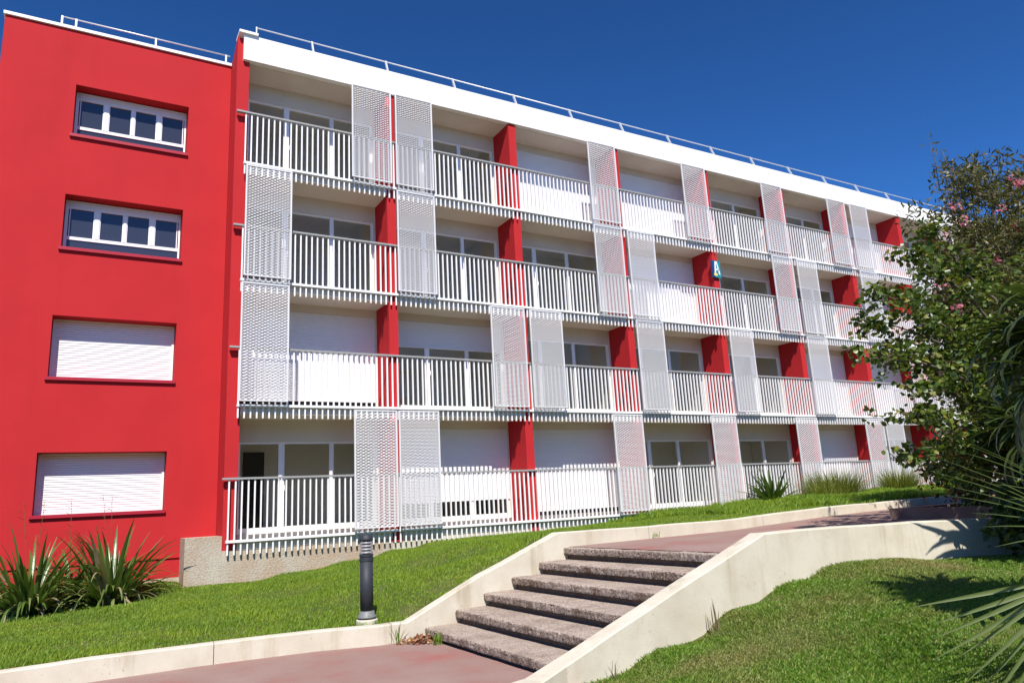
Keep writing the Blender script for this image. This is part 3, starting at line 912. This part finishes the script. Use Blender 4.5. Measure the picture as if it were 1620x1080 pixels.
# --- leaf clouds
def leaf_cloud(centers, sizes, per, L, W, seed, up=0.4, shape='round', hang=0.0):
    r = np.random.default_rng(seed)
    C = np.array(centers, float); S = np.array(sizes, float)
    n = np.array(per, int)
    c = np.repeat(C, n, 0); s = np.repeat(S, n, 0)
    N = len(c)
    d = r.normal(size=(N, 3)); d /= np.linalg.norm(d, axis=1)[:, None]
    rad = r.random(N)**0.45
    p = c + d * (rad * 1.0)[:, None] * s
    ax = r.normal(size=(N, 3)) + d * 0.8; ax[:, 2] -= hang
    ax /= np.linalg.norm(ax, axis=1)[:, None]
    nn = r.normal(size=(N, 3)) * 0.6; nn[:, 2] += up
    sd = np.cross(nn, ax); sd /= np.linalg.norm(sd, axis=1)[:, None] + 1e-9
    no = np.cross(ax, sd)
    l = (L * r.uniform(0.6, 1.2, N))[:, None]; w = (W * r.uniform(0.7, 1.2, N))[:, None]
    cu = (0.18 * r.uniform(0.2, 1.4, N))[:, None]
    if shape == 'round':
        prof = [(0.0, 0.12), (0.25, 0.9), (0.6, 1.0), (1.0, 0.06)]
    else:
        prof = [(0.0, 0.15), (0.3, 1.0), (0.65, 0.8), (1.0, 0.05)]
    vs = []
    for t, k in prof:
        mid = p + ax * l * t - no * l * cu * t * t
        vs += [mid - sd * w * k * 0.5 + no * w * 0.12 * k, mid + sd * w * k * 0.5 + no * w * 0.12 * k]
    V = np.stack(vs, 1).reshape(-1, 3)
    i = np.arange(N) * 8
    Fc = np.concatenate([np.stack([i + 2 * q, i + 2 * q + 1, i + 2 * q + 3, i + 2 * q + 2], -1) for q in range(3)])
    return V, Fc

def limb(mm, a, b, r0, r1, sag=0.15, seed=0):
    r = random.Random(seed)
    a = Vector(a); b = Vector(b)
    pts = []; rad = []
    for i in range(6):
        t = i / 5
        p = a.lerp(b, t)
        p += Vector((r.uniform(-0.05, 0.05), r.uniform(-0.05, 0.05), sag * math.sin(t * math.pi)))
        pts.append(p); rad.append(r0 + (r1 - r0) * t)
    mm.tube(pts, rad, 7)
    return pts

# round-leaved tree reaching over the retaining wall
TB = Vector((9.0, -11.3, -0.5))
tr = thing('round_leaved_tree', TB, 'leafy tree with small round green leaves spreading in front of the white facade', 'tree')
tk = M(); tk.tube([TB, TB + Vector((0.05, 0.0, 0.8)), TB + Vector((-0.02, 0.1, 1.6)), TB + Vector((0.02, 0.2, 2.4))], [0.13, 0.105, 0.09, 0.06], 10)
tk.build('trunk', m_bark, tr, True)
TIPS = [(5.75, -10.8, 2.1), (6.12, -10.8, 2.86), (7.05, -10.8, 3.5), (7.7, -10.7, 3.95), (6.3, -10.9, 1.64), (5.95, -10.9, 1.27), (6.25, -10.9, 0.85),
        (8.95, -10.7, 3.6), (10.6, -10.8, 4.1), (10.2, -10.6, 2.7), (9.6, -10.9, 1.1), (7.9, -11.1, 2.5), (7.6, -11.0, 1.6), (7.4, -11.0, 1.0), (8.2, -11.3, 0.55),
        (6.75, -10.9, 0.55), (6.97, -10.6, 2.85), (6.76, -10.7, 2.1), (8.95, -11.2, 1.65), (6.3, -10.7, 2.5), (9.9, -11.6, 3.3), (8.4, -11.9, 3.0)]
lb = M(); cs, ss, ns = [], [], []
lr = random.Random(11)
for i, tp in enumerate(TIPS):
    t = Vector(tp)
    st_ = TB + Vector((0, 0.1, min(2.4, max(0.7, (t.z + 0.5) * 0.55))))
    pts = limb(lb, st_, t, 0.035, 0.006, 0.22, i)
    for j in range(2, 6):
        for q in range(5 if j > 2 else 3):
            c = pts[j] + Vector((lr.uniform(-0.2, 0.2), lr.uniform(-0.25, 0.25), lr.uniform(-0.13, 0.10)))
            cs.append(c); k = lr.uniform(0.09, 0.2)
            ss.append((k * 1.5, k * 1.5, k * 0.6)); ns.append(int(lr.uniform(18, 42)))
lb.build('limb', m_bark, tr, True)
V, Fc = leaf_cloud(cs, ss, ns, 0.076, 0.068, 5, 0.9, 'round', 0.25)
me, c = npmesh('crown', V, Fc, m_tree); place('crown', me, c, tr)

# tall flowering shrub in the planter
OB = Vector((12.2, -9.3, 0.0))
ol = thing('flowering_shrub', OB, 'tall dark narrow leaved shrub with scattered pink flowers', 'tree')
ob_ = M(); cs, ss, ns = [], [], []
OT = [(10.3, -9.4, 4.2), (10.8, -9.4, 4.9), (11.8, -9.4, 5.75), (12.6, -9.4, 6.25), (13.6, -9.4, 6.5), (14.6, -9.4, 6.3), (10.4, -9.5, 3.5), (11.6, -9.6, 4.8),
      (12.8, -9.5, 4.5), (12.1, -9.6, 2.7), (11.1, -9.5, 2.1), (12.9, -9.5, 1.6), (13.7, -9.4, 4.2), (14.2, -9.2, 5.4), (12.5, -9.0, 5.4), (11.4, -9.0, 3.7), (13.2, -9.0, 3.2), (14.3, -9.2, 2.6), (13.3, -9.8, 5.6), (12.2, -9.7, 3.7)]
for i, tp in enumerate(OT):
    t = Vector(tp)
    pts = limb(ob_, OB + Vector((lr.uniform(-0.5, 0.6), lr.uniform(-0.3, 0.3), 0)), t, 0.045, 0.008, 0.1, 40 + i)
    for j in range(2, 6):
        for q in range(5):
            c = pts[j] + Vector((lr.uniform(-0.5, 0.5), lr.uniform(-0.4, 0.4), lr.uniform(-0.3, 0.3)))
            cs.append(c); k = lr.uniform(0.25, 0.48); ss.append((k, k, k * 0.8)); ns.append(int(lr.uniform(100, 190)))
# thin upright bare twigs above the crown
for i in range(26):
    a = Vector((lr.uniform(11.2, 13.2), -9.4 + lr.uniform(-0.3, 0.3), lr.uniform(5.0, 5.9)))
    b = a + Vector((lr.uniform(-0.65, 0.1), lr.uniform(-0.2, 0.2), lr.uniform(0.45, 0.95)))
    ob_.tube([a, a.lerp(b, 0.5) + Vector((0.03, 0, 0.02)), b], [0.008, 0.006, 0.004], 4)
    for q in range(3):
        cs.append(a.lerp(b, 0.4 + 0.3 * q)); ss.append((0.12, 0.12, 0.14)); ns.append(7)
ob_.build('stem', m_bark, ol, True)
V, Fc = leaf_cloud(cs, ss, ns, 0.13, 0.034, 9, 0.5, 'long', -0.2)
me, c = npmesh('crown', V, Fc, m_olea); place('crown', me, c, ol)
FL = [(10.43, -9.8, 5.16), (12.56, -9.8, 6.05), (12.9, -9.8, 6.07), (9.84, -9.8, 4.21), (10.6, -9.8, 4.9), (12.39, -9.8, 5.05), (9.3, -9.9, 3.6), (10.28, -9.8, 3.64), (11.41, -9.8, 4.3), (11.14, -9.8, 3.5), (9.86, -9.8, 3.25),
      (12.7, -9.9, 5.95), (11.8, -9.85, 5.3)]
for i, fpt in enumerate(FL):
    V, Fc = leaf_cloud([fpt], [(0.11, 0.10, 0.09)], [18], 0.06, 0.05, 100 + i, 0.2, 'round')
    me, c = npmesh('flower_cluster', V, Fc, m_pink); place('flower_cluster', me, c, ol)

# planter at the end of the upper path with low shrubs
plt = M()
plt.box(8.35, 8.53, -10.75, -9.0, -0.35, 0.06).box(8.53, 16, -9.18, -9.0, -0.35, 0.06).box(8.53, 16, -10.75, -10.57, -0.35, 0.06).box(8.53, 16, -10.57, -9.18, -0.35, 0.0)
tagtop(plt.build('planter', m_brown), 'low brown masonry planter at the end of the upper path', 'planter')
def shrub(name, base, blobs, n, L, W, mt, label, seed, shape='round'):
    t = thing(name, base, label, 'shrub')
    s = M(); r = random.Random(seed); cs, ss, ns = [], [], []
    for b in blobs:
        limb(s, base, b, 0.022, 0.006, 0.05, seed)
        for q in range(9):
            c = Vector(b) + Vector((r.uniform(-0.35, 0.35), r.uniform(-0.3, 0.3), r.uniform(-0.3, 0.25)))
            cs.append(c); k = r.uniform(0.12, 0.28); ss.append((k, k, k * 0.8)); ns.append(n)
    s.build('stem', m_bark, t, True)
    V, Fc = leaf_cloud(cs, ss, ns, L, W, seed, 0.5, shape)
    me, c = npmesh('crown', V, Fc, mt); place('crown', me, c, t)
shrub('shrub', Vector((9.4, -9.6, 0.0)), [(9.1, -9.6, 0.55), (9.6, -9.7, 0.7), (9.4, -9.9, 0.4), (9.9, -9.6, 0.5)], 30, 0.09, 0.045, m_rust, 'rusty orange leaved shrub in the brown planter', 21)
shrub('shrub', Vector((9.2, -9.9, 0.0)), [(8.85, -9.8, 0.5), (9.0, -10.1, 0.35), (9.3, -9.5, 0.95), (10.2, -9.8, 0.95), (10.9, -9.8, 0.8), (10.6, -10.1, 0.4)], 34, 0.10, 0.055, m_shade, 'dark green low shrub spilling over the planter edge', 22)
shrub('shrub', Vector((7.5, -11.7, -0.5)), [(6.9, -11.75, 1.25), (6.95, -11.75, 0.05), (7.05, -11.7, 0.8), (7.3, -11.7, 1.2), (7.2, -11.7, 0.3), (7.35, -11.7, -0.15), (7.7, -11.7, 1.55), (7.5, -11.8, 0.9), (7.6, -11.7, 0.3), (8.1, -11.7, 1.3), (8.0, -11.9, 0.6), (7.6, -11.9, -0.2)], 60, 0.11, 0.06, m_shade, 'dense dark shrub growing behind the sword leaved plants at the right edge', 23)

# sword-leaved plants at the right edge
SWORD = [((3.92, -13.82, -0.85), 2.2, 0.9, 'tall sword leaved plant with drooping blades at the right edge', 130, (0.3, 1.4), (0.8, 2.9)),
         ((6.75, -12.35, -0.55), 1.5, 1.05, 'lower sword leaved plant casting striped shade on the retaining wall', 120, (-0.1, 1.4), (0.3, 1.6))]
for base, h, ln, lab, n, el, dr in SWORD:
    t = thing('sword_leaved_plant', base, lab, 'plant')
    hd = Vector(base) + Vector((-0.1, 0.05, h))
    M().tube([base, Vector(base).lerp(hd, 0.5) + Vector((0.05, 0, 0)), hd], [0.085, 0.065, 0.05], 10).build('trunk', m_bark, t, True)
    leafy_clump(t, hd, n, ln, 0.072, m_sword, 0.05, el, dr, rr)
    if h > 2:
        hd2 = Vector((4.02, -13.5, 1.4)); mid = Vector(base).lerp(hd, 0.55)
        M().tube([mid, mid.lerp(hd2, 0.5) + Vector((0.03, 0.04, -0.04)), hd2], [0.055, 0.05, 0.045], 10).build('branch', m_bark, t, True)
        for q3 in ((3.66, -14.0, 1.6), (3.62, -14.15, 1.35), (3.72, -13.75, 1.0)):
            q3 = Vector(q3)
            M().tube([mid, mid.lerp(q3, 0.5) + Vector((-0.03, -0.04, -0.04)), q3], [0.055, 0.05, 0.045], 10).build('branch', m_bark, t, True)
            leafy_clump(t, q3, 80, 0.76, 0.078, m_sword, 0.05, (-0.3, 1.0), (0.9, 2.4), rr)
        leafy_clump(t, hd2, 90, 0.74, 0.075, m_sword, 0.05, (-0.3, 1.0), (1.0, 2.6), rr)
    leafy_clump(t, hd, 16, ln, 0.058, m_sword, 0.05, (-0.5, 0.3), (0.6, 1.4), rr)

# fan palm: fronds > leaflets
PB = Vector((3.35, -14.65, -0.95))
pm = thing('fan_palm', PB, 'fan palm with long pale green leaflets reaching in from the lower right', 'palm')
crownp = PB + Vector((0, 0, 0.55))
M().tube([PB, PB + Vector((0.02, 0.02, 0.3)), crownp], [0.16, 0.15, 0.12], 12).build('trunk', m_bark, pm, True)
def frond(hub, axis, nrm, L, n=22, spread=1.25, w=0.032, seed=0, droop=0.12, mt=None):
    mt = mt or m_palm
    r = random.Random(seed)
    hub = Vector(hub); ax = Vector(axis).normalized(); nm = Vector(nrm)
    sd = nm.cross(ax).normalized(); nm = ax.cross(sd).normalized()
    pet = M().tube([crownp, crownp.lerp(hub, 0.5) + Vector((0, 0, 0.06)), hub], [0.014, 0.011, 0.009], 6)
    fo = pet.build('frond', mt, pm, True)
    for k in range(n):
        a = -spread + 2 * spread * k / (n - 1) + r.uniform(-0.03, 0.03)
        d = (ax * math.cos(a) + sd * math.sin(a)).normalized()
        s = nm.cross(d).normalized()
        ll = L * (0.72 + 0.28 * math.cos(a)) * r.uniform(0.9, 1.08)
        vs = []; seg = 6
        for i in range(seg + 1):
            t = i / seg
            p = hub + d * ll * t - Vector((0, 0, 1)) * droop * ll * t * t + nm * 0.05 * ll * math.sin(t * 3)
            wd = w * (0.45 + 0.55 * min(1, t / 0.3)) * (1 - max(0, (t - 0.5) / 0.5)**1.3 * 0.94) / 2
            vs += [p - s * wd + nm * wd * 0.45, p, p + s * wd + nm * wd * 0.45]
        fs = []
        for i in range(seg):
            q = i * 3
            fs += [(q, q + 1, q + 4, q + 3), (q + 1, q + 2, q + 5, q + 4)]
        M().add(vs, fs).build('leaflet', mt, fo, True)
nR = -R
frond((2.84, -13.86, -0.19), nR * 0.74 - U * 0.66, F * -0.9 + U * 0.35, 0.97, 11, 0.50, 0.029, 1, 0.03)
frond((2.95, -14.02, 0.0), nR * 0.93 + U * 0.30, F * -0.35 + U * 0.9, 1.05, 9, 0.6, 0.018, 2, 0.02, m_sword)
frond((3.05, -13.95, 0.12), nR * 0.86 + U * 0.50, F * -0.3 + U * 0.9, 1.0, 8, 0.55, 0.018, 3, 0.10, m_sword)
frond((3.25, -14.25, -0.15), nR * 0.7 - U * 0.75 - F * 0.3, F * -0.8 + U * 0.4, 0.85, 12, 0.7, 0.036, 4, 0.05)
frond((4.25, -13.85, 0.55), Vector((0.5, 0.75, 0.25)), Vector((-0.35, -0.3, 1)), 0.95, 24, 1.5, 0.05, 8)
frond((4.35, -13.6, 0.75), Vector((0.9, 0.2, 0.15)), Vector((-0.1, -0.3, 1)), 0.95, 24, 1.5, 0.05, 9)
frond((4.15, -13.85, 0.35), Vector((0.6, 0.6, 0.5)), Vector((-0.3, -0.4, 1)), 0.95, 20, 1.2, 0.03, 5)
frond((4.2, -14.5, 0.3), Vector((0.7, -0.5, 0.4)), Vector((-0.3, 0.4, 1)), 0.95, 20, 1.2, 0.03, 6)

# ------------------------------------------------------------------ small things
V, Fc = leaf_cloud([(1.0, -7.55, -1.1), (1.08, -7.62, -1.09), (0.9, -7.5, -1.11)], [(0.17, 0.13, 0.035)] * 3, [60, 60, 40], 0.055, 0.035, 77, 1.0, 'round')
V[:, 2] = np.maximum(V[:, 2], -1.126)
me, c = npmesh('leaf_litter', V, Fc, m_litter)
tagtop(place('leaf_litter', me, c, None, kind='stuff'), 'small heap of dry brown leaves beside the lowest step', 'leaves')

def weed(base, n, h, label, mt=m_tuft, lean=(0.9, 1.5)):
    mm = M()
    for i in range(n):
        blade_mesh(mm, (base[0] + rr.uniform(-0.05, 0.05), base[1] + rr.uniform(-0.05, 0.05), base[2]), rr.uniform(0, 6.28), h * rr.uniform(0.5, 1.1), rr.uniform(*lean), rr.uniform(0.1, 0.9), 0.012, 5, 0.2)
    tagtop(mm.build('weed', mt), label, 'plant')
weed((1.10, -7.85, -1.13), 22, 0.20, 'small green weed growing at the corner of the lowest step', m_grassl)
weed((0.75, -7.42, -1.13), 9, 0.26, 'thin weed sprouting beside the dry leaves at the kerb foot', m_grassl)
weed((2.85, -10.62, -0.92), 7, 0.42, 'tall thin grass stems against the retaining wall', m_flaxdry, (1.1, 1.5))
weed((1.55, -10.66, -1.14), 8, 0.30, 'short dry stems at the low end of the retaining wall', m_flaxdry, (1.1, 1.5))
weed((4.95, -7.38, -0.17), 9, 0.12, 'tiny weed in a joint of the far kerb on the upper path', m_grassl)
